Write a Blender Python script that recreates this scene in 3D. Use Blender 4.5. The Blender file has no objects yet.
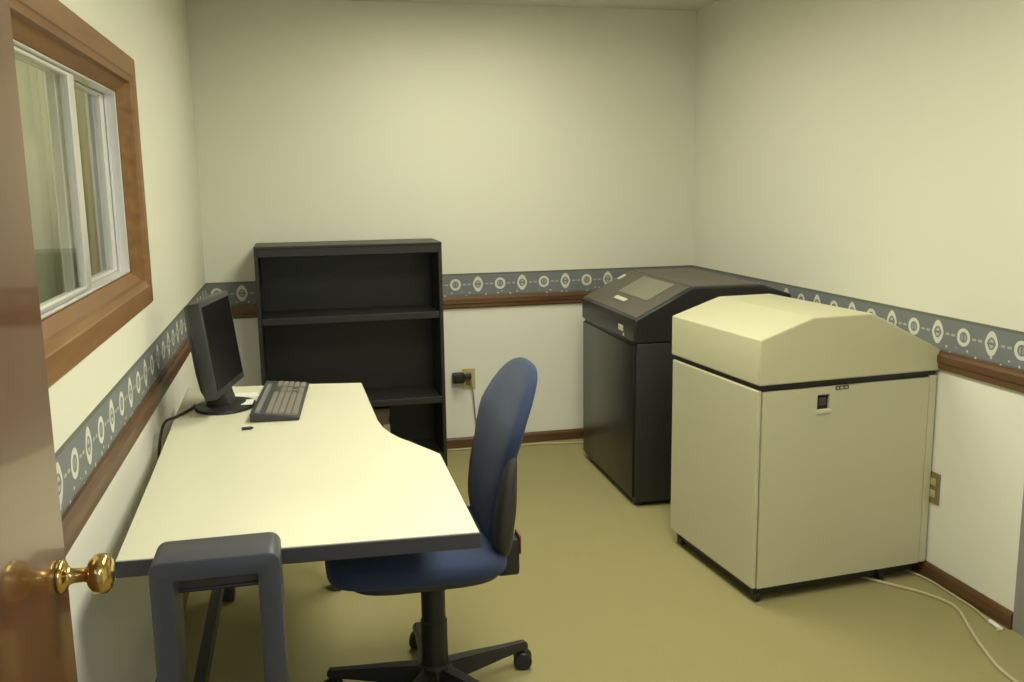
import bpy, bmesh, math, random
from mathutils import Vector, Matrix
random.seed(4)
C = bpy.context.scene.collection
PI = math.pi

# ------------------------------------------------------------------ room data
W, H = 2.670, 2.372                       # room width (x), ceiling height; left wall x=0, back wall y=0
YF = -4.55                                # front wall (doorway the camera looks through)
B1, B0, B2, BB = 0.973, 0.850, 0.784, 0.058   # border top / bottom, rail bottom, baseboard top

# ------------------------------------------------------------------ materials
def mat(name, col, rough=0.6, metal=0.0, spec=0.5, noise=0.0, scale=40.0, bump=0.0, bscale=200.0, coat=0.0):
    m = bpy.data.materials.new(name); m.use_nodes = True
    nt = m.node_tree; b = nt.nodes['Principled BSDF']
    b.inputs['Base Color'].default_value = (*col, 1)
    b.inputs['Roughness'].default_value = rough
    b.inputs['Metallic'].default_value = metal
    b.inputs['Specular IOR Level'].default_value = spec
    b.inputs['Coat Weight'].default_value = coat
    b.inputs['Coat Roughness'].default_value = 0.08
    tc = nt.nodes.new('ShaderNodeTexCoord')
    if noise:
        n = nt.nodes.new('ShaderNodeTexNoise'); n.inputs['Scale'].default_value = scale; n.inputs['Detail'].default_value = 4
        r = nt.nodes.new('ShaderNodeMapRange'); r.inputs[3].default_value = 1 - noise; r.inputs[4].default_value = 1 + noise
        mx = nt.nodes.new('ShaderNodeVectorMath'); mx.operation = 'SCALE'
        mx.inputs[0].default_value = col
        nt.links.new(tc.outputs['Object'], n.inputs['Vector']); nt.links.new(n.outputs['Fac'], r.inputs[0])
        nt.links.new(r.outputs[0], mx.inputs['Scale']); nt.links.new(mx.outputs[0], b.inputs['Base Color'])
    if bump:
        n2 = nt.nodes.new('ShaderNodeTexNoise'); n2.inputs['Scale'].default_value = bscale; n2.inputs['Detail'].default_value = 3
        bp = nt.nodes.new('ShaderNodeBump'); bp.inputs['Strength'].default_value = bump; bp.inputs['Distance'].default_value = 0.003
        nt.links.new(tc.outputs['Object'], n2.inputs['Vector']); nt.links.new(n2.outputs['Fac'], bp.inputs['Height'])
        nt.links.new(bp.outputs[0], b.inputs['Normal'])
    return m

def wood(name, c1, c2, rough, axis, scale=6.0, coat=0.0):
    m = bpy.data.materials.new(name); m.use_nodes = True
    nt = m.node_tree; b = nt.nodes['Principled BSDF']
    tc = nt.nodes.new('ShaderNodeTexCoord'); mp = nt.nodes.new('ShaderNodeMapping')
    s = [scale * 5] * 3; s[axis] = scale * 0.35
    mp.inputs['Scale'].default_value = s
    n = nt.nodes.new('ShaderNodeTexNoise'); n.inputs['Scale'].default_value = 1.0; n.inputs['Detail'].default_value = 6; n.inputs['Distortion'].default_value = 0.6
    cr = nt.nodes.new('ShaderNodeValToRGB')
    cr.color_ramp.elements[0].position = 0.3; cr.color_ramp.elements[0].color = (*c1, 1)
    cr.color_ramp.elements[1].position = 0.7; cr.color_ramp.elements[1].color = (*c2, 1)
    nt.links.new(tc.outputs['Object'], mp.inputs[0]); nt.links.new(mp.outputs[0], n.inputs['Vector'])
    nt.links.new(n.outputs['Fac'], cr.inputs[0]); nt.links.new(cr.outputs[0], b.inputs['Base Color'])
    b.inputs['Roughness'].default_value = rough
    b.inputs['Coat Weight'].default_value = coat; b.inputs['Coat Roughness'].default_value = 0.06
    return m

def border_mat():
    m = bpy.data.materials.new('wallpaper_border'); m.use_nodes = True
    nt = m.node_tree; b = nt.nodes['Principled BSDF']; b.inputs['Roughness'].default_value = 0.75
    L = nt.links.new
    def M(op, a, c=None, d=None):
        n = nt.nodes.new('ShaderNodeMath'); n.operation = op
        for i, v in enumerate((a, c, d)):
            if v is None: continue
            if isinstance(v, (int, float)): n.inputs[i].default_value = v
            else: L(v, n.inputs[i])
        return n.outputs[0]
    uv = nt.nodes.new('ShaderNodeUVMap'); uv.uv_map = 'UVMap'
    sp = nt.nodes.new('ShaderNodeSeparateXYZ'); L(uv.outputs[0], sp.inputs[0])
    u, v = sp.outputs[0], sp.outputs[1]
    cell = M('FLOOR', M('ADD', u, 0.5)); fu = M('MULTIPLY', M('SUBTRACT', u, cell), 0.13)
    par = M('ABSOLUTE', M('MODULO', cell, 2.0))
    fv = M('SUBTRACT', v, 0.063)
    au, av = M('ABSOLUTE', fu), M('ABSOLUTE', fv)
    def band(x, lo, hi): return M('MULTIPLY', M('GREATER_THAN', x, lo), M('LESS_THAN', x, hi))
    r = M('SQRT', M('ADD', M('MULTIPLY', fu, fu), M('MULTIPLY', fv, fv)))
    ring = band(r, 0.0185, 0.0315)
    # pointed ring
    e = M('ADD', M('POWER', M('DIVIDE', au, 0.030), 2.0), M('POWER', M('DIVIDE', av, 0.042), 1.25))
    og = band(e, 0.42, 1.0)
    # centres: small four-petal flower / bar
    pet = M('MULTIPLY', M('LESS_THAN', r, 0.013), M('GREATER_THAN', M('MULTIPLY', M('ADD', au, 0.0), 1.0), 0.0035))
    bar = M('MULTIPLY', M('LESS_THAN', M('ADD', M('POWER', M('DIVIDE', au, 0.010), 2.0), M('POWER', M('DIVIDE', av, 0.015), 2.0)), 1.0), M('GREATER_THAN', av, 0.004))
    A = M('MAXIMUM', ring, M('MULTIPLY', pet, 0.35))
    Bm = M('MAXIMUM', og, M('MULTIPLY', bar, 0.6))
    mot = M('ADD', M('MULTIPLY', A, M('SUBTRACT', 1.0, par)), M('MULTIPLY', Bm, par))
    link = M('MULTIPLY', M('MULTIPLY', M('LESS_THAN', av, 0.004), M('GREATER_THAN', au, 0.042)), 0.5)
    # dash gap at the very middle between motifs
    link = M('MULTIPLY', link, M('LESS_THAN', au, 0.060))
    # small pale buds near the lower edge
    n3 = nt.nodes.new('ShaderNodeTexVoronoi'); n3.inputs['Scale'].default_value = 26.0; n3.voronoi_dimensions = '2D'
    mp = nt.nodes.new('ShaderNodeMapping'); mp.inputs['Scale'].default_value = (0.13, 1.0, 1.0); L(uv.outputs[0], mp.inputs[0]); L(mp.outputs[0], n3.inputs['Vector'])
    bud = M('MULTIPLY', M('LESS_THAN', n3.outputs['Distance'], 0.13), M('LESS_THAN', v, 0.022))
    allm = M('MINIMUM', M('MAXIMUM', M('MAXIMUM', mot, link), M('MULTIPLY', bud, 0.8)), 1.0)
    edge = M('MAXIMUM', M('GREATER_THAN', v, 0.113), M('LESS_THAN', v, 0.006))
    nz = nt.nodes.new('ShaderNodeTexNoise'); nz.inputs['Scale'].default_value = 9.0; L(mp.outputs[0], nz.inputs['Vector'])
    g = nt.nodes.new('ShaderNodeMix'); g.data_type = 'RGBA'
    L(nz.outputs['Fac'], g.inputs['Factor']); g.inputs['A'].default_value = (0.165, 0.180, 0.190, 1); g.inputs['B'].default_value = (0.205, 0.220, 0.235, 1)
    g2 = nt.nodes.new('ShaderNodeMix'); g2.data_type = 'RGBA'; L(edge, g2.inputs['Factor']); L(g.outputs['Result'], g2.inputs['A']); g2.inputs['B'].default_value = (0.14, 0.15, 0.125, 1)
    g3 = nt.nodes.new('ShaderNodeMix'); g3.data_type = 'RGBA'; L(allm, g3.inputs['Factor']); L(g2.outputs['Result'], g3.inputs['A']); g3.inputs['B'].default_value = (0.66, 0.66, 0.58, 1)
    L(g3.outputs['Result'], b.inputs['Base Color'])
    return m

def glass_mat():
    m = bpy.data.materials.new('window_glass'); m.use_nodes = True
    nt = m.node_tree; nt.nodes.remove(nt.nodes['Principled BSDF'])
    out = nt.nodes['Material Output']
    tr = nt.nodes.new('ShaderNodeBsdfTransparent'); tr.inputs[0].default_value = (0.90, 0.92, 0.90, 1)
    gl = nt.nodes.new('ShaderNodeBsdfGlossy'); gl.inputs['Roughness'].default_value = 0.015
    fr = nt.nodes.new('ShaderNodeFresnel'); fr.inputs['IOR'].default_value = 1.52
    mx = nt.nodes.new('ShaderNodeMixShader')
    ge = nt.nodes.new('ShaderNodeNewGeometry'); sb = nt.nodes.new('ShaderNodeMath'); sb.operation = 'SUBTRACT'; sb.inputs[0].default_value = 1.0
    mu = nt.nodes.new('ShaderNodeMath'); mu.operation = 'MULTIPLY'
    nt.links.new(ge.outputs['Backfacing'], sb.inputs[1]); nt.links.new(fr.outputs[0], mu.inputs[0]); nt.links.new(sb.outputs[0], mu.inputs[1])
    nt.links.new(mu.outputs[0], mx.inputs[0]); nt.links.new(tr.outputs[0], mx.inputs[1]); nt.links.new(gl.outputs[0], mx.inputs[2])
    nt.links.new(mx.outputs[0], out.inputs[0])
    return m

def fabric_mat():
    m = mat('blue_fabric', (0.036, 0.052, 0.112), 0.95, spec=0.2, noise=0.18, scale=300, bump=0.35, bscale=500)
    b = m.node_tree.nodes['Principled BSDF']
    b.inputs['Sheen Weight'].default_value = 0.15; b.inputs['Sheen Roughness'].default_value = 0.5
    b.inputs['Sheen Tint'].default_value = (0.75, 0.78, 0.8, 1)
    return m

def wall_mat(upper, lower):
    m = mat('wall_paint', upper, 0.8, spec=0.25, bump=0.05, bscale=300)     # cream above the chair rail, whiter tone below it
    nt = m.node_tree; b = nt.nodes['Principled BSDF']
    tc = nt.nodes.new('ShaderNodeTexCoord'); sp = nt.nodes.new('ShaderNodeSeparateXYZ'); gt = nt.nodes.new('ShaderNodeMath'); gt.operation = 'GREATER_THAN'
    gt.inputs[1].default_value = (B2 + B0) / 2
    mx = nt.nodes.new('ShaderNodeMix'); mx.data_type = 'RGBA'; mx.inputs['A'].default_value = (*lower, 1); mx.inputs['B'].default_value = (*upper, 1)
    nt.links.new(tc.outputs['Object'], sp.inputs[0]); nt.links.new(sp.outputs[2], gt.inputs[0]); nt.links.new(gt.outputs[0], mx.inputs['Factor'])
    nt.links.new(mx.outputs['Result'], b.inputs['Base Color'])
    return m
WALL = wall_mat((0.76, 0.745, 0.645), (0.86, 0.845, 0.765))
CEIL = mat('ceiling_tile', (0.70, 0.69, 0.60), 0.9, spec=0.1, noise=0.03, scale=60)
CARPET = mat('carpet', (0.330, 0.295, 0.145), 0.98, spec=0.05, noise=0.12, scale=220, bump=0.5, bscale=350)
BORDER = border_mat()
RAILY = wood('rail_wood_y', (0.090, 0.042, 0.018), (0.16, 0.08, 0.035), 0.4, 1)
RAILX = wood('rail_wood_x', (0.090, 0.042, 0.018), (0.16, 0.08, 0.035), 0.4, 0)
CASEY = wood('casing_wood_y', (0.18, 0.083, 0.027), (0.265, 0.135, 0.044), 0.45, 1)
CASEZ = wood('casing_wood_z', (0.18, 0.083, 0.027), (0.265, 0.135, 0.044), 0.45, 2)
DOORW = wood('door_wood', (0.100, 0.036, 0.010), (0.150, 0.058, 0.016), 0.27, 2, 4.0, coat=.5)
BRASS = mat('brass', (0.62, 0.43, 0.14), 0.16, 1.0)
ALU = mat('aluminium', (0.80, 0.80, 0.79), 0.34, 0.55)
GLASS = glass_mat()
LAMIN = mat('cream_laminate', (0.74, 0.72, 0.56), 0.38, spec=0.4, noise=0.01, scale=20)
EDGE = mat('grey_edge_plastic', (0.050, 0.049, 0.060), 0.45)
LEGM = mat('grey_leg_enamel', (0.058, 0.060, 0.076), 0.42, spec=0.5)
BLACKM = mat('bookcase_enamel', (0.020, 0.020, 0.019), 0.42, spec=0.5, noise=0.06, scale=30)
BLACKP = mat('black_plastic', (0.015, 0.015, 0.016), 0.45)
SCREEN = mat('lcd_screen', (0.006, 0.006, 0.007), 0.2)
MONP = mat('monitor_plastic', (0.040, 0.040, 0.042), 0.42)
KEYB = mat('keyboard_body', (0.045, 0.045, 0.048), 0.5)
KEYC = mat('keyboard_keys', (0.26, 0.235, 0.20), 0.6)
KEYD = mat('keyboard_dark_keys', (0.24, 0.235, 0.24), 0.6)
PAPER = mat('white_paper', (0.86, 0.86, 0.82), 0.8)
BEIGE = mat('beige_enamel', (0.565, 0.54, 0.39), 0.45, spec=0.35, bump=0.03, bscale=600)
CREAML = mat('cream_lid', (0.57, 0.55, 0.375), 0.48, spec=0.35, bump=0.03, bscale=600)
PRNTOP = mat('brown_grey_panel', (0.095, 0.082, 0.068), 0.5)
PRNBLK = mat('black_grey_enamel', (0.020, 0.020, 0.021), 0.38)
PRNDOOR = mat('smoked_door', (0.012, 0.0115, 0.0105), 0.32)
DISPLAY = mat('grey_display_window', (0.20, 0.185, 0.135), 0.35)
LABEL = mat('pale_label', (0.62, 0.60, 0.48), 0.5)
FABRIC = fabric_mat()
SHELL = mat('chair_shell', (0.035, 0.033, 0.032), 0.55)
RED = mat('red_tag', (0.22, 0.02, 0.02), 0.5)
PLATE = mat('ivory_plate', (0.52, 0.46, 0.20), 0.45)
TANPL = mat('tan_plate', (0.24, 0.20, 0.09), 0.5)
CORDW = mat('cream_cord', (0.50, 0.45, 0.28), 0.5)
CORDG = mat('grey_cord', (0.26, 0.25, 0.22), 0.5)
CARTON = mat('brown_carton', (0.13, 0.095, 0.080), 0.8)
TAPE = mat('grey_tape', (0.36, 0.35, 0.32), 0.5)
STEEL = mat('grey_painted_steel', (0.30, 0.29, 0.29), 0.5)
CURT = mat('curtain_cloth', (0.66, 0.66, 0.56), 0.9, spec=0.1)
_nt = CURT.node_tree; _tl = _nt.nodes.new('ShaderNodeBsdfTranslucent'); _tl.inputs[0].default_value = (.66, .66, .56, 1)
_mx = _nt.nodes.new('ShaderNodeMixShader'); _mx.inputs[0].default_value = .4
_nt.links.new(_nt.nodes['Principled BSDF'].outputs[0], _mx.inputs[1]); _nt.links.new(_tl.outputs[0], _mx.inputs[2]); _nt.links.new(_mx.outputs[0], _nt.nodes['Material Output'].inputs[0])
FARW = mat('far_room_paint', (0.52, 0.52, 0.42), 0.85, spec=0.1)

# ------------------------------------------------------------------ mesh helpers
def box(bm, x0, x1, y0, y1, z0, z1, bev=0.0, seg=2):
    r = bmesh.ops.create_cube(bm, size=1.0)
    vs = r['verts']
    for v in vs:
        v.co = Vector(((x0 + x1) / 2 + v.co.x * (x1 - x0), (y0 + y1) / 2 + v.co.y * (y1 - y0), (z0 + z1) / 2 + v.co.z * (z1 - z0)))
    if bev:
        es = list({e for v in vs for e in v.link_edges})
        bmesh.ops.bevel(bm, geom=es, offset=bev, segments=seg, affect='EDGES', profile=0.5)
    return bm

def B(*a, **k):
    return box(bmesh.new(), *a, **k)

def prism(bm, poly, axis, a, b, bev=0.0, seg=2):
    """poly: 2-D points; extruded along axis ('x','y','z') from a to b"""
    def P(p, t):
        if axis == 'z': return (p[0], p[1], t)
        if axis == 'y': return (p[0], t, p[1])
        return (t, p[0], p[1])
    v0 = [bm.verts.new(P(p, a)) for p in poly]; v1 = [bm.verts.new(P(p, b)) for p in poly]
    n = len(poly); fs = []
    fs.append(bm.faces.new(v0)); fs.append(bm.faces.new(v1[::-1]))
    for i in range(n):
        fs.append(bm.faces.new((v0[i], v1[i], v1[(i + 1) % n], v0[(i + 1) % n])))
    bmesh.ops.recalc_face_normals(bm, faces=fs)
    if bev:
        es = list({e for f in fs for e in f.edges})
        bmesh.ops.bevel(bm, geom=es, offset=bev, segments=seg, affect='EDGES', profile=0.5)
    return bm

def smooth_path(pts, n=8):
    P = [Vector(p) for p in pts]
    if len(P) < 3: return P
    out = []
    for i in range(len(P) - 1):
        p0 = P[max(i - 1, 0)]; p1 = P[i]; p2 = P[i + 1]; p3 = P[min(i + 2, len(P) - 1)]
        for k in range(n):
            t = k / n
            out.append(0.5 * ((2 * p1) + (p2 - p0) * t + (2 * p0 - 5 * p1 + 4 * p2 - p3) * t * t + (3 * p1 - p0 - 3 * p2 + p3) * t ** 3))
    out.append(P[-1])
    return out

def tube(bm, pts, r, seg=8, radii=None):
    P = [Vector(p) for p in pts]; rings = []
    up = Vector((0, 0, 1)); n = None
    for i, p in enumerate(P):
        d = (P[min(i + 1, len(P) - 1)] - P[max(i - 1, 0)]).normalized()
        if n is None:
            n = d.cross(up)
            if n.length < 1e-3: n = d.cross(Vector((1, 0, 0)))
        n = (n - d * n.dot(d)).normalized(); b = d.cross(n)
        rr = radii[i] if radii else r
        rings.append([bm.verts.new(p + (n * math.cos(2 * PI * k / seg) + b * math.sin(2 * PI * k / seg)) * rr) for k in range(seg)])
    fs = []
    for a, c in zip(rings, rings[1:]):
        for k in range(seg):
            fs.append(bm.faces.new((a[k], a[(k + 1) % seg], c[(k + 1) % seg], c[k])))
    fs.append(bm.faces.new(rings[0][::-1])); fs.append(bm.faces.new(rings[-1]))
    bmesh.ops.recalc_face_normals(bm, faces=fs)
    return bm

def lathe(bm, prof, origin=(0, 0, 0), axis=(0, 0, 1), seg=32):
    """prof: (radius, height) pairs"""
    M = Vector(axis).to_track_quat('Z', 'Y').to_matrix(); o = Vector(origin)
    rings = [[bm.verts.new(o + M @ Vector((max(r, 1e-5) * math.cos(2 * PI * k / seg), max(r, 1e-5) * math.sin(2 * PI * k / seg), h))) for k in range(seg)] for r, h in prof]
    fs = []
    for a, c in zip(rings, rings[1:]):
        for k in range(seg):
            fs.append(bm.faces.new((a[k], a[(k + 1) % seg], c[(k + 1) % seg], c[k])))
    fs.append(bm.faces.new(rings[0][::-1])); fs.append(bm.faces.new(rings[-1]))
    bmesh.ops.recalc_face_normals(bm, faces=fs)
    return bm

def superell(bm, c, rad, e1=0.5, e2=0.5, fn=None, nu=40, nv=24, axis='x'):
    """cushion: superellipsoid whose thin axis is `axis`; e1 rounds the rim, e2 the outline"""
    def sg(x, e): return math.copysign(abs(x) ** e, x)
    rows = []
    for j in range(nv + 1):
        ph = -PI / 2 + PI * j / nv
        row = []
        for i in range(nu):
            th = 2 * PI * i / nu
            a = sg(math.cos(ph), e1) * sg(math.cos(th), e2); b = sg(math.cos(ph), e1) * sg(math.sin(th), e2); t = sg(math.sin(ph), e1)
            p = {'x': (t, a, b), 'z': (a, b, t), 'y': (a, t, b)}[axis]
            q = Vector((p[0] * rad[0], p[1] * rad[1], p[2] * rad[2]))
            if fn: q = fn(q)
            row.append(bm.verts.new(q + Vector(c)))
        rows.append(row)
    fs = []
    for a, c2 in zip(rows, rows[1:]):
        for k in range(nu):
            fs.append(bm.faces.new((a[k], a[(k + 1) % nu], c2[(k + 1) % nu], c2[k])))
    bmesh.ops.remove_doubles(bm, verts=bm.verts, dist=1e-5)
    bmesh.ops.recalc_face_normals(bm, faces=bm.faces)
    return bm

def obj(name, bm, m, parent=None, smooth=False, angle=35):
    me = bpy.data.meshes.new(name); bm.to_mesh(me); bm.free()
    me.materials.append(m)
    if smooth:
        for p in me.polygons: p.use_smooth = True
        try: me.set_sharp_from_angle(angle=math.radians(angle))
        except Exception: pass
    o = bpy.data.objects.new(name, me); C.objects.link(o)
    if parent: o.parent = parent
    return o

def thing(name, label, cat, loc=(0, 0, 0), rotz=0.0, group=None):
    o = bpy.data.objects.new(name, None); C.objects.link(o); o.empty_display_size = 0.05
    o.location = loc; o.rotation_euler = (0, 0, rotz)
    o['label'] = label; o['category'] = cat
    if group: o['group'] = group
    return o

def tag(o, label, cat, group=None):
    o['label'] = label; o['category'] = cat
    if group: o['group'] = group
    return o

def struct(name, bm, m, parent=None, label=None):
    o = obj(name, bm, m, parent)
    if not parent: o['kind'] = 'structure'
    if label: o['label'] = label
    return o

# ------------------------------------------------------------------ room shell
struct('floor', B(-1.9, W + 0.12, YF - 1.2, 0.12, -0.10, 0.0), CARPET)
LX, LYS, LW, LL, LD = 1.30, (-3.20, -1.30), .60, 1.20, .085      # two recessed troffers
bm = bmesh.new()
ys = [YF - .12] + [v for y in LYS for v in (y - LL / 2, y + LL / 2)] + [.12]
box(bm, -1.9, LX - LW / 2, ys[0], ys[-1], H, H + .12); box(bm, LX + LW / 2, W + .12, ys[0], ys[-1], H, H + .12)
for a_, b_ in ((0, 1), (2, 3), (4, 5)): box(bm, LX - LW / 2, LX + LW / 2, ys[a_], ys[b_], H, H + .12)
ceil_o = struct('ceiling', bm, CEIL)
for y in LYS:
    obj('light_recess', B(LX - LW / 2 - .01, LX + LW / 2 + .01, y - LL / 2 - .01, y + LL / 2 + .01, H + LD + .012, H + .13), CEIL, ceil_o)
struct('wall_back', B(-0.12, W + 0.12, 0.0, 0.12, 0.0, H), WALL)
# right wall, with the opening of a steel-framed door close to the camera
RD0, RD1 = -3.50, -2.628
bm = bmesh.new()
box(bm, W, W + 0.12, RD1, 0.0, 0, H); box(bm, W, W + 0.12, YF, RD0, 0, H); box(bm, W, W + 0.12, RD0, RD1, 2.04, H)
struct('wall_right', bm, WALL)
# left wall with the window opening
WY0, WY1, WZ0, WZ1 = -3.24, -1.875, 1.157, 1.79
bm = bmesh.new()
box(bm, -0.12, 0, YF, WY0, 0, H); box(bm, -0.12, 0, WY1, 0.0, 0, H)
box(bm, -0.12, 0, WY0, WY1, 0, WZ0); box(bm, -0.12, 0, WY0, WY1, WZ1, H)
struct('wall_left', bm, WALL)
# front wall with the doorway
bm = bmesh.new()
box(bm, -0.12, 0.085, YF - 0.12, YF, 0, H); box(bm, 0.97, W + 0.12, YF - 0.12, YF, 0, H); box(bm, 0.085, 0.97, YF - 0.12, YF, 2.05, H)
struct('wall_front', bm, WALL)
# next room seen through the glass
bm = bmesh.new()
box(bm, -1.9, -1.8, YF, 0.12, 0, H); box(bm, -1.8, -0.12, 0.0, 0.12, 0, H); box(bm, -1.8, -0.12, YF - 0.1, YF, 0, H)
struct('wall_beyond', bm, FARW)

# wallpaper border strips (UV: cells along, metres up)
def border(name, p0, p1, nrm, per, phase, axis):
    bm = bmesh.new(); t = 0.0015
    a = Vector(p0); b = Vector(p1); n = Vector(nrm) * t
    vs = [bm.verts.new(a + n), bm.verts.new(b + n), bm.verts.new(b + n + Vector((0, 0, B1 - B0))), bm.verts.new(a + n + Vector((0, 0, B1 - B0))),
          bm.verts.new(a), bm.verts.new(b), bm.verts.new(b + Vector((0, 0, B1 - B0))), bm.verts.new(a + Vector((0, 0, B1 - B0)))]
    for q in ((0, 1, 2, 3), (4, 7, 6, 5), (0, 3, 7, 4), (1, 5, 6, 2), (3, 2, 6, 7), (0, 4, 5, 1)):
        bm.faces.new([vs[i] for i in q])
    bmesh.ops.recalc_face_normals(bm, faces=bm.faces)
    uv = bm.loops.layers.uv.new('UVMap')
    for f in bm.faces:
        for l in f.loops:
            l[uv].uv = ((l.vert.co[axis] - phase) / per, l.vert.co.z - B0)
    return struct(name, bm, BORDER)
border('trim_1', (0.0, 0, B0), (W, 0, B0), (0, -1, 0), 0.124, 1.291, 0)
border('trim_2', (W, -2.578, B0), (W, 0, B0), (-1, 0, 0), 0.1325, -2.257, 1)
border('trim_3', (0, YF, B0), (0, 0, B0), (1, 0, 0), 0.134, -3.002, 1)
# wooden chair rail under the border
d = 0.02
railp = [(0, B2), (d * .55, B2), (d * .75, B2 + .006), (d * .75, B2 + .020), (d, B2 + .028), (d, B2 + .050), (d * .6, B0 - .008), (d * .5, B0), (0, B0)]
struct('trim_4', prism(bmesh.new(), [(-x, z) for x, z in railp], 'x', 0.0, W), RAILX)
struct('trim_5', prism(bmesh.new(), [(W - x, z) for x, z in railp], 'y', -2.578, 0.0), RAILY)
struct('trim_6', prism(bmesh.new(), [(x, z) for x, z in railp], 'y', YF, 0.0), RAILY)
bp = [(0, 0), (.014, 0), (.014, BB - .012), (.008, BB), (0, BB)]
struct('baseboard_back', prism(bmesh.new(), [(-x, z) for x, z in bp], 'x', 0.0, W), RAILX)
struct('baseboard_right', prism(bmesh.new(), [(W - x, z) for x, z in bp], 'y', -2.578, 0.0), RAILY)
struct('baseboard_left', prism(bmesh.new(), [(x, z) for x, z in bp], 'y', YF, 0.0), RAILY)

# steel door frame and slab at the near end of the right wall
t = struct('door_2', B(W + .04, W + .08, RD0, RD1, 0.005, 2.04), STEEL, label='grey steel door in the right wall')
bm = bmesh.new()
box(bm, W - .006, W + .12, RD1 - .002, RD1 + .050, 0, 2.09, .003)
box(bm, W - .006, W + .12, RD0 - .050, RD0 + .002, 0, 2.09, .003)
box(bm, W - .006, W + .12, RD0, RD1, 2.04, 2.09, .003)
struct('door_frame', bm, STEEL, t)

# ------------------------------------------------------------------ window in the left wall
def ring_yz(bm, y0, y1, z0, z1, y0b, y1b, z0b, z1b, xa, xb):
    """frame strip between rectangle A at depth xa and rectangle B at depth xb"""
    A = [(y0, z0), (y1, z0), (y1, z1), (y0, z1)]; Bq = [(y0b, z0b), (y1b, z0b), (y1b, z1b), (y0b, z1b)]
    va = [bm.verts.new((xa, *p)) for p in A]; vb = [bm.verts.new((xb, *p)) for p in Bq]
    for i in range(4):
        bm.faces.new((va[i], va[(i + 1) % 4], vb[(i + 1) % 4], vb[i]))
win = struct('window_1', B(-0.118, -0.100, WY0, WY1, WZ0, WZ0 + .02), CASEY)
OY0, OY1, OZ0, OZ1 = WY0 - .06, -1.836, 1.102, 1.846        # casing outside
IY0, IY1, IZ0, IZ1 = WY0 + .045, -1.938, 1.203, 1.742       # daylight of the wooden frame
bm = bmesh.new()
e = 0.008
ring_yz(bm, OY0, OY1, OZ0, OZ1, OY0, OY1, OZ0, OZ1, 0.0, e - .002)
ring_yz(bm, OY0, OY1, OZ0, OZ1, OY0 + .004, OY1 - .004, OZ0 + .004, OZ1 - .004, e - .002, e)
ring_yz(bm, OY0 + .004, OY1 - .004, OZ0 + .004, OZ1 - .004, WY0, WY1 - .012, WZ0, WZ1, e, e)
ring_yz(bm, WY0, WY1 - .012, WZ0, WZ1, WY0 + .004, WY1 - .022, WZ0 + .004, WZ1 - .004, e, e - .003)
ring_yz(bm, WY0 + .004, WY1 - .022, WZ0 + .004, WZ1 - .004, WY0 + .018, WY1 - .036, WZ0 + .018, WZ1 - .018, e - .003, 0.0)
ring_yz(bm, WY0 + .018, WY1 - .036, WZ0 + .018, WZ1 - .018, WY0 + .022, WY1 - .040, WZ0 + .022, WZ1 - .022, 0.0, -0.012)
ring_yz(bm, WY0 + .022, WY1 - .040, WZ0 + .022, WZ1 - .022, IY0, IY1, IZ0, IZ1, -0.012, -0.036)
ring_yz(bm, IY0, IY1, IZ0, IZ1, IY0, IY1, IZ0, IZ1, -0.036, -0.115)
bmesh.ops.recalc_face_normals(bm, faces=bm.faces)
cas = obj('casing', bm, CASEY, win)
def frame_yz(bm, y0, y1, z0, z1, x0, x1, wy, wz, bev=.002):
    box(bm, x0, x1, y0, y0 + wy, z0, z1, bev, 1); box(bm, x0, x1, y1 - wy, y1, z0, z1, bev, 1)
    box(bm, x0, x1, y0 + wy, y1 - wy, z0, z0 + wz, bev, 1); box(bm, x0, x1, y0 + wy, y1 - wy, z1 - wz, z1, bev, 1)
# aluminium track lining the opening
bm = bmesh.new(); frame_yz(bm, IY0 + .001, IY1 - .001, IZ0 + .001, IZ1 - .001, -0.098, -0.038, .008, .007)
for xx in (-.068, -.094): box(bm, xx, xx + .004, IY1 - .016, IY1 - .008, IZ0 + .008, IZ1 - .008)
obj('track', bm, ALU, win)
MID = -2.49
s1 = bmesh.new(); frame_yz(s1, IY0 + .012, MID + .030, IZ0 + .010, IZ1 - .010, -.064, -.044, .060, .010)
s1 = obj('sash', s1, ALU, win)
obj('pane', B(-.0545, -.0515, IY0 + .044, MID - .010, IZ0 + .018, IZ1 - .018), GLASS, s1)
s2 = bmesh.new(); frame_yz(s2, MID - .045, IY1 - .012, IZ0 + .010, IZ1 - .010, -.092, -.070, .060, .010)
s2 = obj('sash', s2, ALU, win)
obj('pane', B(-.0825, -.0795, MID, IY1 - .044, IZ0 + .018, IZ1 - .018), GLASS, s2)
# curtain in the next room
bm = bmesh.new(); N = 120
top = []; bot = []
for i in range(N + 1):
    y = -2.35 + 1.45 * i / N
    x = -0.30 + .022 * math.sin(i * .75) + .010 * math.sin(i * 1.27 + 1)
    top.append(bm.verts.new((x, y, 2.15))); bot.append(bm.verts.new((x + .006 * math.sin(i * .4), y, 0.72)))
for i in range(N): bm.faces.new((bot[i], bot[i + 1], top[i + 1], top[i]))
cu = obj('curtain', bm, CURT, None, True)
md = cu.modifiers.new('thick', 'SOLIDIFY'); md.thickness = .002
tag(cu, 'pale green curtain hanging in folds behind the sliding window glass', 'curtain')

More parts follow.
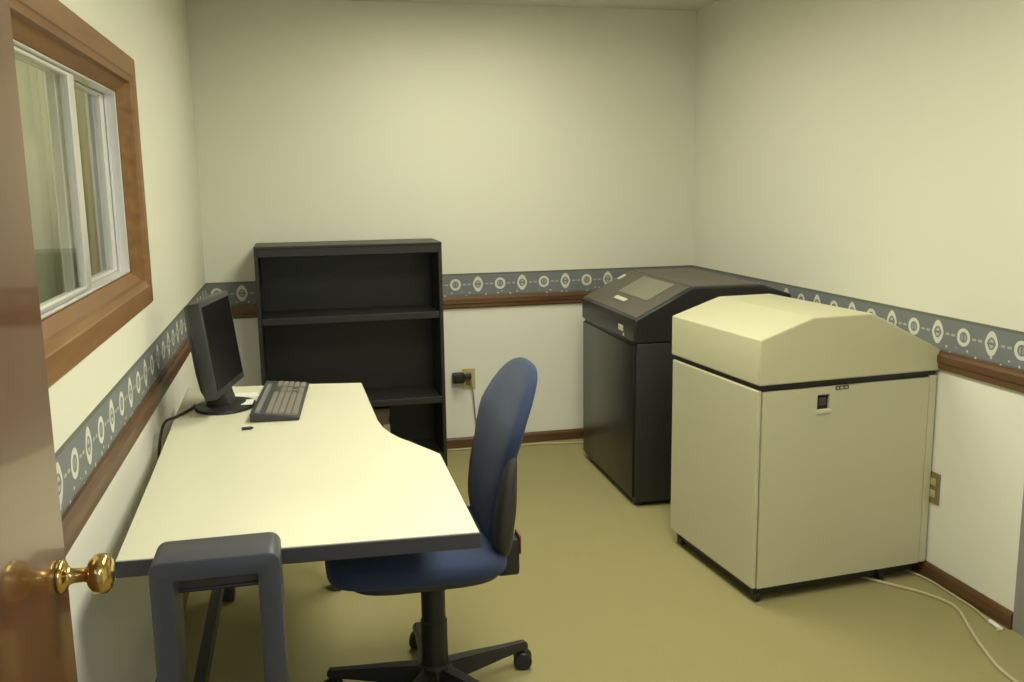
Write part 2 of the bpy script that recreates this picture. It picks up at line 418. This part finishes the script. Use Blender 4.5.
# ------------------------------------------------------------------ open wooden door on the left
DA = math.radians(2.8)
door = struct('door_1', B(-.042, 0.0, -.80, 0.0, 0.008, 2.03, .002), DOORW, label='varnished wooden door standing open against the left wall')
door.location = (.142, -3.70, 0); door.rotation_euler = (0, 0, -DA)
kb = bmesh.new()
KS = .92
lathe(kb, [(r_ * KS, h_ * KS) for r_, h_ in [(.0, .0), (.023, .0), (.0245, .003), (.023, .007), (.018, .010), (.0125, .013), (.0105, .018), (.0100, .034), (.012, .038),
           (.020, .041), (.0265, .047), (.0285, .055), (.0275, .063), (.0215, .069), (.012, .0715), (.0, .072)]], (0, -.034, .968), (1, 0, 0), 40)
obj('knob', kb, BRASS, door, True, 50)['label'] = 'round brass door knob'

# ------------------------------------------------------------------ desk
desk = thing('desk', 'cream topped corner desk with grey edge and grey steel leg frame along the left wall', 'desk', (0.44, -2.35, 0))
ox, oy = 0.44, -2.35
poly = [(.080, -3.112), (.805, -3.148), (.812, -2.560), (.800, -2.530), (.779, -2.485), (.746, -2.412), (.723, -2.366), (.703, -2.305), (.688, -2.236), (.680, -2.148), (.677, -1.986), (.674, -1.806), (.670, -1.577), (.447, -1.536), (.050, -1.490), (.056, -1.965), (.070, -2.57)]
poly = [(x - ox, y - oy) for x, y in poly]
def inset(poly, d):
    n = len(poly); out = []
    for i in range(n):
        p0 = Vector(poly[i - 1]); p1 = Vector(poly[i]); p2 = Vector(poly[(i + 1) % n])
        a = (p1 - p0).normalized(); b = (p2 - p1).normalized()
        n1 = Vector((-a.y, a.x)); n2 = Vector((-b.y, b.x)); k = (n1 + n2).normalized()
        out.append(tuple(p1 + k * (d / max(k.dot(n1), .3))))
    return out
obj('edge_band', prism(bmesh.new(), poly, 'z', .704, .7375, .002), EDGE, desk)
obj('worktop', prism(bmesh.new(), inset(poly, .0025), 'z', .730, .740, .0015), LAMIN, desk)['label'] = 'cream laminate worktop'
# leg frame at the near end: an upside-down U of rectangular steel, standing a little above the top
def leg_frame(x0, x1, y0, y1, ztop, zleg=.006):
    bm = bmesh.new(); wl = .042; th = .040; R = .022; n = 6
    out = [(x0, zleg), (x0, ztop - R)] + [(x0 + R - R * math.cos(a), ztop - R + R * math.sin(a)) for a in [PI / 2 * i / n for i in range(1, n + 1)]]
    out += [(x1 - R + R * math.sin(a), ztop - R + R * math.cos(a)) for a in [PI / 2 * i / n for i in range(0, n + 1)]] + [(x1, zleg)]
    inn = [(x1 - wl, zleg), (x1 - wl, ztop - th), (x0 + wl, ztop - th), (x0 + wl, zleg)]
    prism(bm, out + inn, 'y', y0, y1, .004, 2)
    return bm
lf = obj('leg_frame', leg_frame(  .166 - ox, .400 - ox, -3.262 - oy, -3.150 - oy, .786), LEGM, desk, True, 30)
bm = bmesh.new(); box(bm, .175 - ox, .225 - ox, -3.31 - oy, -2.85 - oy, 0, .03, .006); box(bm, .35 - ox, .40 - ox, -3.31 - oy, -2.85 - oy, 0, .03, .006)
obj('foot', bm, LEGM, desk)
obj('bracket', B(.19 - ox, .375 - ox, -3.20 - oy, -2.90 - oy, .696, .7045, .004), BLACKP, desk)
obj('leg_frame', leg_frame(.14 - ox, .56 - ox, -1.72 - oy, -1.65 - oy, .7045), LEGM, desk, True, 30)
obj('stretcher', B(.150 - ox, .180 - ox, -3.20 - oy, -1.68 - oy, .19, .235, .004), BLACKP, desk)

# ------------------------------------------------------------------ monitor
mon = thing('computer_monitor', 'thin black flat-panel monitor tilted on a round base at the desk end', 'monitor', (.206, -1.835, .7403), -math.radians(10.5))
tilt = Matrix.Rotation(-math.radians(7.0), 4, 'Y')      # local frame: screen faces +x, width along y
def tl(bm, z0=.08):
    for v in bm.verts:
        q = Vector((v.co.x, v.co.y, v.co.z - z0)); q = tilt @ q; v.co = Vector((q.x, q.y, q.z + z0))
    return bm
hw, zb, zt = .175, .062, .368
bm = bmesh.new(); box(bm, -.020, .022, -hw, hw, zb, zt, .006); tl(bm)
obj('bezel', bm, MONP, mon, True)
bm = box(bmesh.new(), .0215, .0235, -hw + .016, hw - .016, zb + .024, zt - .016); obj('screen', tl(bm), SCREEN, mon)
bm = bmesh.new()                                       # bulged rear housing
sec = [(-.016, hw - .004, zb + .004, zt - .004), (-.032, hw - .020, zb + .030, zt - .008), (-.046, hw - .05, zb + .080, zt - .030), (-.052, hw - .08, zb + .10, zt - .06)]
rings = []
for x, w_, a, b_ in sec: rings.append([bm.verts.new((x, yy, zz)) for yy, zz in ((-w_, a), (w_, a), (w_, b_), (-w_, b_))])
for r0, r1 in zip(rings, rings[1:]):
    for k in range(4): bm.faces.new((r0[k], r0[(k + 1) % 4], r1[(k + 1) % 4], r1[k]))
bm.faces.new(rings[-1]); bm.faces.new(rings[0][::-1]); bmesh.ops.recalc_face_normals(bm, faces=bm.faces)
obj('rear_housing', tl(bm), MONP, mon)
bm = bmesh.new()
prism(bm, [(-.055, .006), (.030, .006), (.016, .05), (.002, .11), (-.012, .17), (-.040, .17), (-.036, .10)], 'y', -.045, .045, .006)
obj('neck', bm, MONP, mon, True)
bm = lathe(bmesh.new(), [(0, 0), (.092, 0), (.098, .004), (.096, .010), (.080, .015), (.05, .018), (0, .019)])
for v in bm.verts: v.co.y *= 1.15
obj('base', bm, BLACKP, mon, True)
mc = tube(bmesh.new(), smooth_path([(.106, -1.80, .7455), (.098, -1.845, .745), (.080, -1.90, .745), (.060, -1.955, .745), (.036, -2.00, .742), (.026, -2.06, .70), (.022, -2.12, .60), (.020, -2.2, .45)]), .0045)
tag(obj('monitor_cable', mc, BLACKP, None, True), 'black cable running from the monitor base over the left desk edge', 'cable')

# ------------------------------------------------------------------ keyboard
kbd = thing('keyboard', 'dark keyboard with beige keys lying lengthwise beside the monitor', 'keyboard', (.386, -1.83, .740), PI / 2 - math.radians(4.2))
# local: x = length (runs away from the camera), y = towards the wall
KL, KW = .50, .150
bm = prism(bmesh.new(), [(-KW / 2, .002), (KW / 2, .002), (KW / 2, .028), (KW / 2 - .035, .026), (-KW / 2, .013)], 'x', -KL / 2, KL / 2, .003)
obj('body', bm, KEYB, kbd, True)
def keys(bm, xs, ys, kx, ky):
    for y in ys:
        for x in xs:
            z = .0145 + (y + KW / 2) * .1 + .002
            r = bmesh.ops.create_cube(bm, size=1)
            for v in r['verts']:
                s = .82 if v.co.z > 0 else 1
                v.co = Vector((x + v.co.x * kx * s, y + v.co.y * ky * s, z + v.co.z * .007))
rows = [-.058 + .0195 * i for i in range(5)]
bm = bmesh.new(); keys(bm, [-.228 + .0195 * i for i in range(15)], rows, .0175, .0175); obj('letter_keys', bm, KEYC, kbd)
bm = bmesh.new(); keys(bm, [.078 + .0195 * i for i in range(3)] , rows[2:4], .0175, .0175); keys(bm, [.0975], rows[1:2], .0175, .0175); keys(bm, [.078 + .0195 * i for i in range(3)], rows[:1], .0175, .0175); obj('arrow_keys', bm, KEYC, kbd)
bm = bmesh.new(); keys(bm, [.160 + .0195 * i for i in range(4)], rows, .0175, .0175); obj('number_keys', bm, KEYC, kbd)
bm = bmesh.new(); keys(bm, [-.228 + .0195 * i for i in range(21)], [.054], .0175, .015); obj('function_keys', bm, KEYD, kbd)
# note, highlight on the monitor base made as a white sheet, and clip
for (x, y, rz, sx, sy, zz, lb) in ((.262, -1.672, .10, .085, .07, .7402, 'white note lying flat on the desk behind the monitor base'), (.277, -1.850, -.05, .036, .075, .7553, 'small white sheet standing for a highlight on the right edge of the round monitor base')):
    o = obj('note_and_glint', B(-sx / 2, sx / 2, -sy / 2, sy / 2, 0, .0015), PAPER); o.location = (x, y, zz); o.rotation_euler = (0, 0, rz)
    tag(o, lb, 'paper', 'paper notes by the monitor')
o = obj('pen_cap', tube(bmesh.new(), [(-.016, 0, .005), (.010, 0, .005), (.013, 0, .005), (.018, .001, .004)], .005, 10, [.0045, .005, .0035, .002]), BLACKP, None, True)
o.location = (.289, -2.155, .740); o.rotation_euler = (0, 0, .2); tag(o, 'tiny black pen cap lying on the desk in front of the keyboard', 'pen cap')

# ------------------------------------------------------------------ bookcase
bx0, bx1, by0, by1, bh = .260, 1.168, -.346, -.024, 1.170
bc = thing('bookcase', 'black steel bookcase with three open shelves against the back wall', 'bookcase', ((bx0 + bx1) / 2, (by0 + by1) / 2, 0))
lx, ly = (bx1 - bx0) / 2, (by1 - by0) / 2
for s in (-1, 1):
    bm = bmesh.new(); box(bm, s * lx - (.018 if s > 0 else 0), s * lx + (.018 if s < 0 else 0), -ly, ly, 0, bh - .012, .002)
    obj('side_panel', bm, BLACKM, bc)
bm = bmesh.new(); box(bm, -lx, lx, -ly - .004, ly, bh - .012, bh, .002); box(bm, -lx + .018, lx - .018, -ly, -ly + .016, bh - .052, bh - .011, .002)
obj('top_panel', bm, BLACKM, bc)
obj('back_panel', B(-lx + .018, lx - .018, ly - .006, ly - .001, .01, bh - .013), BLACKM, bc)
for z in (.818, .378):
    bm = bmesh.new(); box(bm, -lx + .019, lx - .019, -ly + .004, ly - .008, z - .014, z, .002); box(bm, -lx + .019, lx - .019, -ly + .002, -ly + .016, z - .032, z + .002, .002)
    obj('shelf', bm, BLACKM, bc)
bm = bmesh.new(); box(bm, -lx + .019, lx - .019, -ly + .004, ly - .008, .062, .075, .002); box(bm, -lx + .019, lx - .019, -ly + .004, -ly + .018, 0, .0755, .002)
obj('bottom_shelf', bm, BLACKM, bc)
ct = thing('carton', 'brown carton with grey tape on the bottom shelf of the bookcase', 'carton', (.78, -.19, .0755))
obj('body', B(-.10, .10, -.09, .09, 0, .235, .003), CARTON, ct)
obj('lid', B(-.104, .104, -.094, .094, .20, .245, .003), CARTON, ct)
obj('tape_strip', B(.07, .1042, -.0965, -.02, .10, .16, .002), TAPE, ct)

# ------------------------------------------------------------------ line printers
def hexlid(w, depth, z0, ze, zr, s1, s2, zre, y0=0.0, x0=0.0, bev=.006):
    return prism(bmesh.new(), [(x0, z0), (w, z0), (w, zre), (s2, zr), (s1, zr), (x0, ze)], 'y', y0, depth, bev, 2)
def caster(parent, x, y, r=.020):
    bm = bmesh.new(); lathe(bm, [(0, -.011), (r * .85, -.011), (r, -.007), (r, .007), (r * .85, .011), (0, .011)], (x, y, r), (1, 0, 0), 24)
    box(bm, x - .016, x + .016, y - .010, y + .010, r + .004, .058, .002)
    obj('caster', bm, BLACKP, parent, True)
pw, pd = .730, .618
bg = thing('line_printer', 'beige floor-standing printer cabinet with cream peaked lid and front door', 'printer', (1.934, -2.205, 0), .080)
obj('chassis', B(.012, pw - .014, .014, pd - .012, .056, .768), BLACKP, bg)
obj('side_panel', B(0, .016, .004, pd - .004, .058, .760, .004), BEIGE, bg)
obj('side_panel', B(pw - .030, pw, .000, pd - .004, .058, .760, .004), BEIGE, bg)
obj('back_panel', B(.018, pw - .024, pd - .014, pd, .058, .760, .003), BEIGE, bg)
fd = bmesh.new()     # front door with a square latch recess
lx0, lx1, lz0, lz1 = .232, .282, .672, .728
dx0, dx1, dz0, dz1 = .019, pw - .034, .058, .754
for (a, b_, c_, d_) in ((dx0, lx0, dz0, dz1), (lx1, dx1, dz0, dz1), (lx0, lx1, dz0, lz0), (lx0, lx1, lz1, dz1)):
    box(fd, a, b_, 0.0, .018, c_, d_)
bmesh.ops.remove_doubles(fd, verts=fd.verts, dist=1e-5)
fdo = obj('front_door', fd, BEIGE, bg)
bm = bmesh.new(); box(bm, lx0 - .002, lx1 + .002, .012, .019, lz0 - .002, lz1 + .002)
obj('latch_recess', bm, BLACKP, fdo)
bm = bmesh.new(); box(bm, lx0 - .004, lx1 + .006, -.004, .012, lz0 - .010, lz0 + .004, .002)
obj('latch_lip', bm, LABEL, fdo)['label'] = 'pale lip under the latch recess'
bm = bmesh.new(); box(bm, lx0 + .010, lx1 - .010, .004, .013, lz0 + .016, lz1 - .010, .004)
obj('latch', bm, EDGE, fdo)
bm = bmesh.new()
box(bm, .303, .355, -.0015, .001, .741, .744); box(bm, .303, .355, -.0015, .001, .751, .754)
for xx in (.303, .318, .336, .352): box(bm, xx, xx + .004, -.0015, .001, .741, .754)
obj('nameplate', bm, EDGE, fdo)
obj('lid', hexlid(pw + .008, pd + .004, .778, .933, .999, .202, .437, .852, -.006, -.002), CREAML, bg, True, 20)
obj('gap_shade', B(.030, pw - .030, .030, pd - .03, .022, .057), BLACKP, bg)  # black block added for the shade in the gap under the cabinet
obj('lid_rim', B(.006, pw - .006, .004, pd - .004, .764, .780), BLACKP, bg)
for x, y in ((.034, .03), (pw - .18, .03), (.034, pd - .04), (pw - .06, pd - .04)): caster(bg, x, y)

kw, kd = .740, .825
bk = thing('line_printer', 'black floor-standing printer cabinet with sloped control panel in the back corner', 'printer', (1.881, -1.177, 0), -.0232)
obj('cabinet', B(.010, kw, 0, kd, .020, .752, .010), PRNBLK, bk, True)
obj('front_door', B(0, .014, .022, kd - .012, .040, .738, .004), PRNDOOR, bk, True)
obj('lid', hexlid(kw, kd + .004, .752, .858,   .993, .262, .60, .945, -.004, -.002, .010), PRNBLK, bk, True, 20)
sl = math.atan2(.993 - .858, .262); L = math.hypot(.135, .262)
def slope(o, a=0.0, lift=0.0):      # place an object built flat (x up the slope, y along) on the sloped face
    o.location = (0 - math.sin(sl) * lift, 0, .858 + math.cos(sl) * lift); o.rotation_euler = (0, -sl, 0)
    return o
slope(obj('control_panel', B(.012, L - .004, .010, kd - .010, -.004, .0035, .003), PRNTOP, bk, True))['label'] = 'brown-grey control panel'
bm = bmesh.new(); box(bm, .268, .598, .012, kd - .010, .988, .9955, .003); obj('top_panel', bm, PRNTOP, bk)
slope(obj('display', B(.125, .275, .150, .560, .002, .0065, .002), DISPLAY, bk, True))['label'] = 'grey-beige display window'
slope(obj('panel_label', B(.075, .098, .34, .50, .002, .0055, .001), LABEL, bk))
slope(obj('panel_label', B(.205, .250, .765, .80, .002, .0055, .001), LABEL, bk))
bm = bmesh.new(); box(bm, -.0045, -.0015, .150, .215, .786, .812, .001); box(bm, -.0045, -.0015, .135, .150, .766, .780, .001)
obj('badge', bm, LABEL, bk)
for x, y in ((.05, .05), (kw - .05, .05), (.05, kd - .05), (kw - .05, kd - .05)):
    obj('foot', lathe(bmesh.new(), [(0, 0), (.022, 0), (.024, .004), (.020, .022), (0, .022)], (x, y, 0)), BLACKP, bk, True)

# ------------------------------------------------------------------ office chair
ch = thing('office_chair', 'blue upholstered swivel chair pulled up to the right of the desk', 'chair', (.785, -2.510, 0))
cx = .765
def prof(z):          # front face of the backrest leans with height (world x)
    pts = [(.40, .906), (.47, .910), (.55, .912), (.65, .924), (.75, .944), (.83, .967), (.90, .998), (.96, 1.028), (1.02, 1.050)]
    for (z0, a), (z1, b_) in zip(pts, pts[1:]):
        if z <= z1:
            t_ = max(0, (z - z0) / (z1 - z0)); return a + (b_ - a) * t_
    return pts[-1][1]
ZC, ZH = .704, .266
def backfn(q):
    z = q.z + ZC
    w = 1.0 - .10 * max(0, (z - .80) / .2) - min(.30, max(0, (.82 - z) / .24 * .30))
    q.y *= w
    bulge = .012 * math.exp(-((z - .58) / .10) ** 2)
    q.x = q.x + prof(z) + .018 - cx - .25 * q.y * q.y
    return q
bm = superell(bmesh.new(), (0, .010, ZC), (.029, .225, ZH), .62, .66, backfn, 56, 28, 'x')
obj('backrest', bm, FABRIC, ch, True, 60)
def shellfn(q):
    z = q.z + .632
    q.x = q.x + prof(z) + max(.030 + q.x, .004) - q.x - cx - .14 * max(0, z - .62) * (1 if q.x > 0 else 0) - .25 * q.y * q.y
    return q
bm = superell(bmesh.new(), (0, .008, .632), (.036, .228, .188), .6, .65, shellfn, 48, 20, 'x')
obj('back_shell', bm, SHELL, ch, True, 60)
def seatfn(q):
    x = q.x / .25
    q.z += -.022 * max(0, -x) ** 3 - .010 * x + (.006 * x * x)
    q.z -= .010 * (q.y / .24) ** 2 * (1 if q.z > 0 else 0)
    return q
bm = superell(bmesh.new(), (.712 - cx, .0, .475), (.242, .240, .042), .42, .42, seatfn, 56, 20, 'z')
obj('seat', bm, FABRIC, ch, True, 60)
bm = superell(bmesh.new(), (.730 - cx, .0, .432), (.215, .21, .022), .5, .5, None, 40, 12, 'z')
obj('seat_pan', bm, SHELL, ch, True, 60)
bm = bmesh.new(); box(bm, .85 - cx, .990 - cx, -.035, .035, .372, .402, .008)
box(bm, .945 - cx, 1.010 - cx, -.040, .040, .362, .470, .010); box(bm, .955 - cx, .985 - cx, -.032, .032, .46, .62, .006)
obj('back_bracket', bm, BLACKP, ch, True)
obj('lever_tag', B(1.009 - cx, 1.014 - cx, -.038, .020, .425, .478, .001), RED, ch)['label'] = 'dark red strip'
bm = bmesh.new(); box(bm, -.10, .10, -.075, .075, .368, .412, .012); obj('tilt_mechanism', bm, BLACKP, ch, True)
bm = lathe(bmesh.new(), [(0, .09), (.038, .09), (.038, .24), (.034, .245), (.034, .37), (0, .37)]); obj('column', bm, BLACKP, ch, True)
bm = lathe(bmesh.new(), [(0, .055), (.045, .045), (.050, .055), (.048, .105), (.040, .115), (0, .115)]); obj('hub', bm, BLACKP, ch, True)
R5 = .300
for i in range(5):
    a = math.radians(20 + 72 * i); dx, dy = math.cos(a), math.sin(a)
    bm = bmesh.new()
    secs = [(.030, .030, .050, .108), (.12, .026, .054, .102), (.22, .021, .060, .092), (R5 + .012, .018, .064, .084)]
    rr = []
    for s, hw_, z0, z1 in secs:
        rr.append([bm.verts.new((dx * s - dy * o_, dy * s + dx * o_, z)) for o_, z in ((-hw_, z0), (hw_, z0), (hw_ * .75, z1), (-hw_ * .75, z1))])
    for r0, r1 in zip(rr, rr[1:]):
        for k in range(4): bm.faces.new((r0[k], r0[(k + 1) % 4], r1[(k + 1) % 4], r1[k]))
    bm.faces.new(rr[0][::-1]); bm.faces.new(rr[-1]); bmesh.ops.recalc_face_normals(bm, faces=bm.faces)
    bmesh.ops.bevel(bm, geom=list(bm.edges), offset=.004, segments=2, affect='EDGES')
    lg = obj('base_leg', bm, BLACKP, ch, True)
    bm = bmesh.new(); px, py = dx * R5, dy * R5; ax = Vector((math.cos(a + 1.0), math.sin(a + 1.0), 0))
    for s in (-1, 1):
        c0 = Vector((px, py, .028)) + ax * (.014 * s)
        lathe(bm, [(0, -.009), (.024, -.009), (.028, -.005), (.028, .005), (.024, .009), (0, .009)], c0, ax, 24)
    tube(bm, [(px, py, .03), (px, py, .07)], .010, 12)
    obj('caster', bm, BLACKP, lg, True)

# ------------------------------------------------------------------ outlets and cords
ot = thing('wall_outlet', 'ivory outlet plate low on the back wall beside the bookcase', 'outlet', (1.352, 0, .390))
obj('plate', B(-.036, .036, -.006, -.0002, -.058, .058, .003), PLATE, ot)
for z in (-.022, .022): obj('socket', B(-.016, .016, -.0085, -.004, z - .013, z + .013, .004), TANPL, ot)
ad = thing('power_adapter', 'black power adapter plugged into the back wall outlet', 'adapter', (1.352, -.0085, .405))
obj('body', B(-.098, -.030, -.050, -.004, -.030, .028, .010), BLACKP, ad, True)
obj('plug', B(-.034, .010, -.030, -.0005, -.014, .014, .005), BLACKP, ad, True)
cd = tube(bmesh.new(), smooth_path([(1.355, -.030, .378), (1.368, -.030, .33), (1.376, -.022, .25), (1.384, -.022, .15), (1.40, -.022, .07), (1.43, -.026, .012), (1.50, -.035, .0055), (1.55, -.04, .0055)]), .0035)
tag(obj('adapter_cord', cd, CORDG, None, True), 'thin grey cord dropping from the back wall outlet to the floor', 'cord')
cd = tube(bmesh.new(), smooth_path([(1.22, -.055, .0055), (1.4, -.062, .0055), (1.6, -.075, .0055), (1.75, -.070, .0055), (1.86, -.095, .0055), (1.97, -.105, .0055), (2.05, -.15, .0055), (2.10, -.24, .0055)]), .005)
tag(obj('floor_cable', cd, CORDW, None, True), 'pale cable lying along the back baseboard to the black printer', 'cable')
o2 = thing('wall_outlet', 'tan outlet low on the right wall beside the beige printer', 'outlet', (W, -2.155, .345))
obj('plate', B(-.006, -.0002, -.036, .036, -.058, .058, .003), TANPL, o2)
for z in (-.022, .022): obj('socket', B(-.0085, -.004, -.016, .016, z - .013, z + .013, .004), PLATE, o2)
cd = tube(bmesh.new(), smooth_path([(2.40, -1.98, .0055), (2.425, -2.09, .0055), (2.479, -2.171, .0055), (2.552, -2.269, .0055), (2.590, -2.36, .0055), (2.585, -2.43, .0055), (2.535, -2.54, .0055), (2.480, -2.67, .0055), (2.44, -2.80, .0055), (2.43, -2.95, .0055)]), .0055)
tag(obj('floor_cable', cd, CORDW, None, True), 'cream cable curling over the carpet from under the beige printer', 'cable')
cd = tube(bmesh.new(), smooth_path([(2.60, -2.02, .005), (2.645, -2.17, .005), (2.648, -2.30, .005), (2.646, -2.42, .005), (2.632, -2.50, .005), (2.622, -2.578, .006)]), .0042)
c3 = tag(obj('floor_cable', cd, CORDW, None, True), 'thin cable along the right baseboard ending in a small white plug', 'cable')
obj('plug', tube(bmesh.new(), [(2.628, -2.522, .007), (2.622, -2.578, .008), (2.612, -2.575, .008)], .007, 10), PAPER, c3, True)['label'] = 'small white plug'

# ------------------------------------------------------------------ light
def area(name, loc, sx, sy, power, col, rot=(0, 0, 0)):
    l = bpy.data.lights.new(name, 'AREA'); l.shape = 'RECTANGLE'; l.size = sx; l.size_y = sy; l.energy = power; l.color = col
    o = bpy.data.objects.new(name, l); C.objects.link(o); o.location = loc; o.rotation_euler = rot
    return o
for y, pwr in zip(LYS, (39, 27)): area('ceiling_lamp', (LX, y, H + LD), LW - .02, LL - .02, pwr, (1.0, .985, .78))
area('hall_fill', (1.0, YF - .9, 2.2), .6, .6, 12, (.72, .84, 1.0))  # added bluish fill from the hall side to tint the shadows
area('next_room_fill', (-1.0, -1.6, H - .012), .6, 1.2, 65, (1.0, .985, .78))  # added fill, unseen, to brighten the curtain behind the glass
fl = bpy.data.lights.new('camera_flash', 'POINT'); fl.energy = 8; fl.shadow_soft_size = .02; fl.color = (.86, .93, 1.0)
fo = bpy.data.objects.new('camera_flash', fl); C.objects.link(fo); fo.location = (.46, -4.93, 1.53)
w = bpy.data.worlds.new('world'); bpy.context.scene.world = w; w.use_nodes = True
w.node_tree.nodes['Background'].inputs[0].default_value = (.62, .76, 1.0, 1); w.node_tree.nodes['Background'].inputs[1].default_value = .45

# ------------------------------------------------------------------ camera
f, yaw, pitch, roll = 930.51842, .22577, .16993, -.01469
cy, sy, cp, sp = math.cos(yaw), math.sin(yaw), math.cos(pitch), math.sin(pitch)
fw = Vector((sy * cp, cy * cp, -sp)); rt = Vector((cy, -sy, 0)); up = rt.cross(fw)
c_, s_ = math.cos(roll), math.sin(roll)
r2 = rt * c_ + up * s_; u2 = rt * -s_ + up * c_
cam = bpy.data.cameras.new('camera'); cam.sensor_width = 36.0; cam.lens = f * 36.0 / 1024.0; cam.clip_start = .05
co = bpy.data.objects.new('camera', cam); C.objects.link(co)
co.matrix_world = Matrix(((r2.x, u2.x, -fw.x, .45996), (r2.y, u2.y, -fw.y, -4.96891), (r2.z, u2.z, -fw.z, 1.46211), (0, 0, 0, 1)))
sc = bpy.context.scene; sc.camera = co
sc.view_settings.view_transform = 'Standard'; sc.view_settings.look = 'None'; sc.view_settings.gamma = 1.0
sc.view_settings.use_curve_mapping = False; sc.view_settings.exposure = 0.0
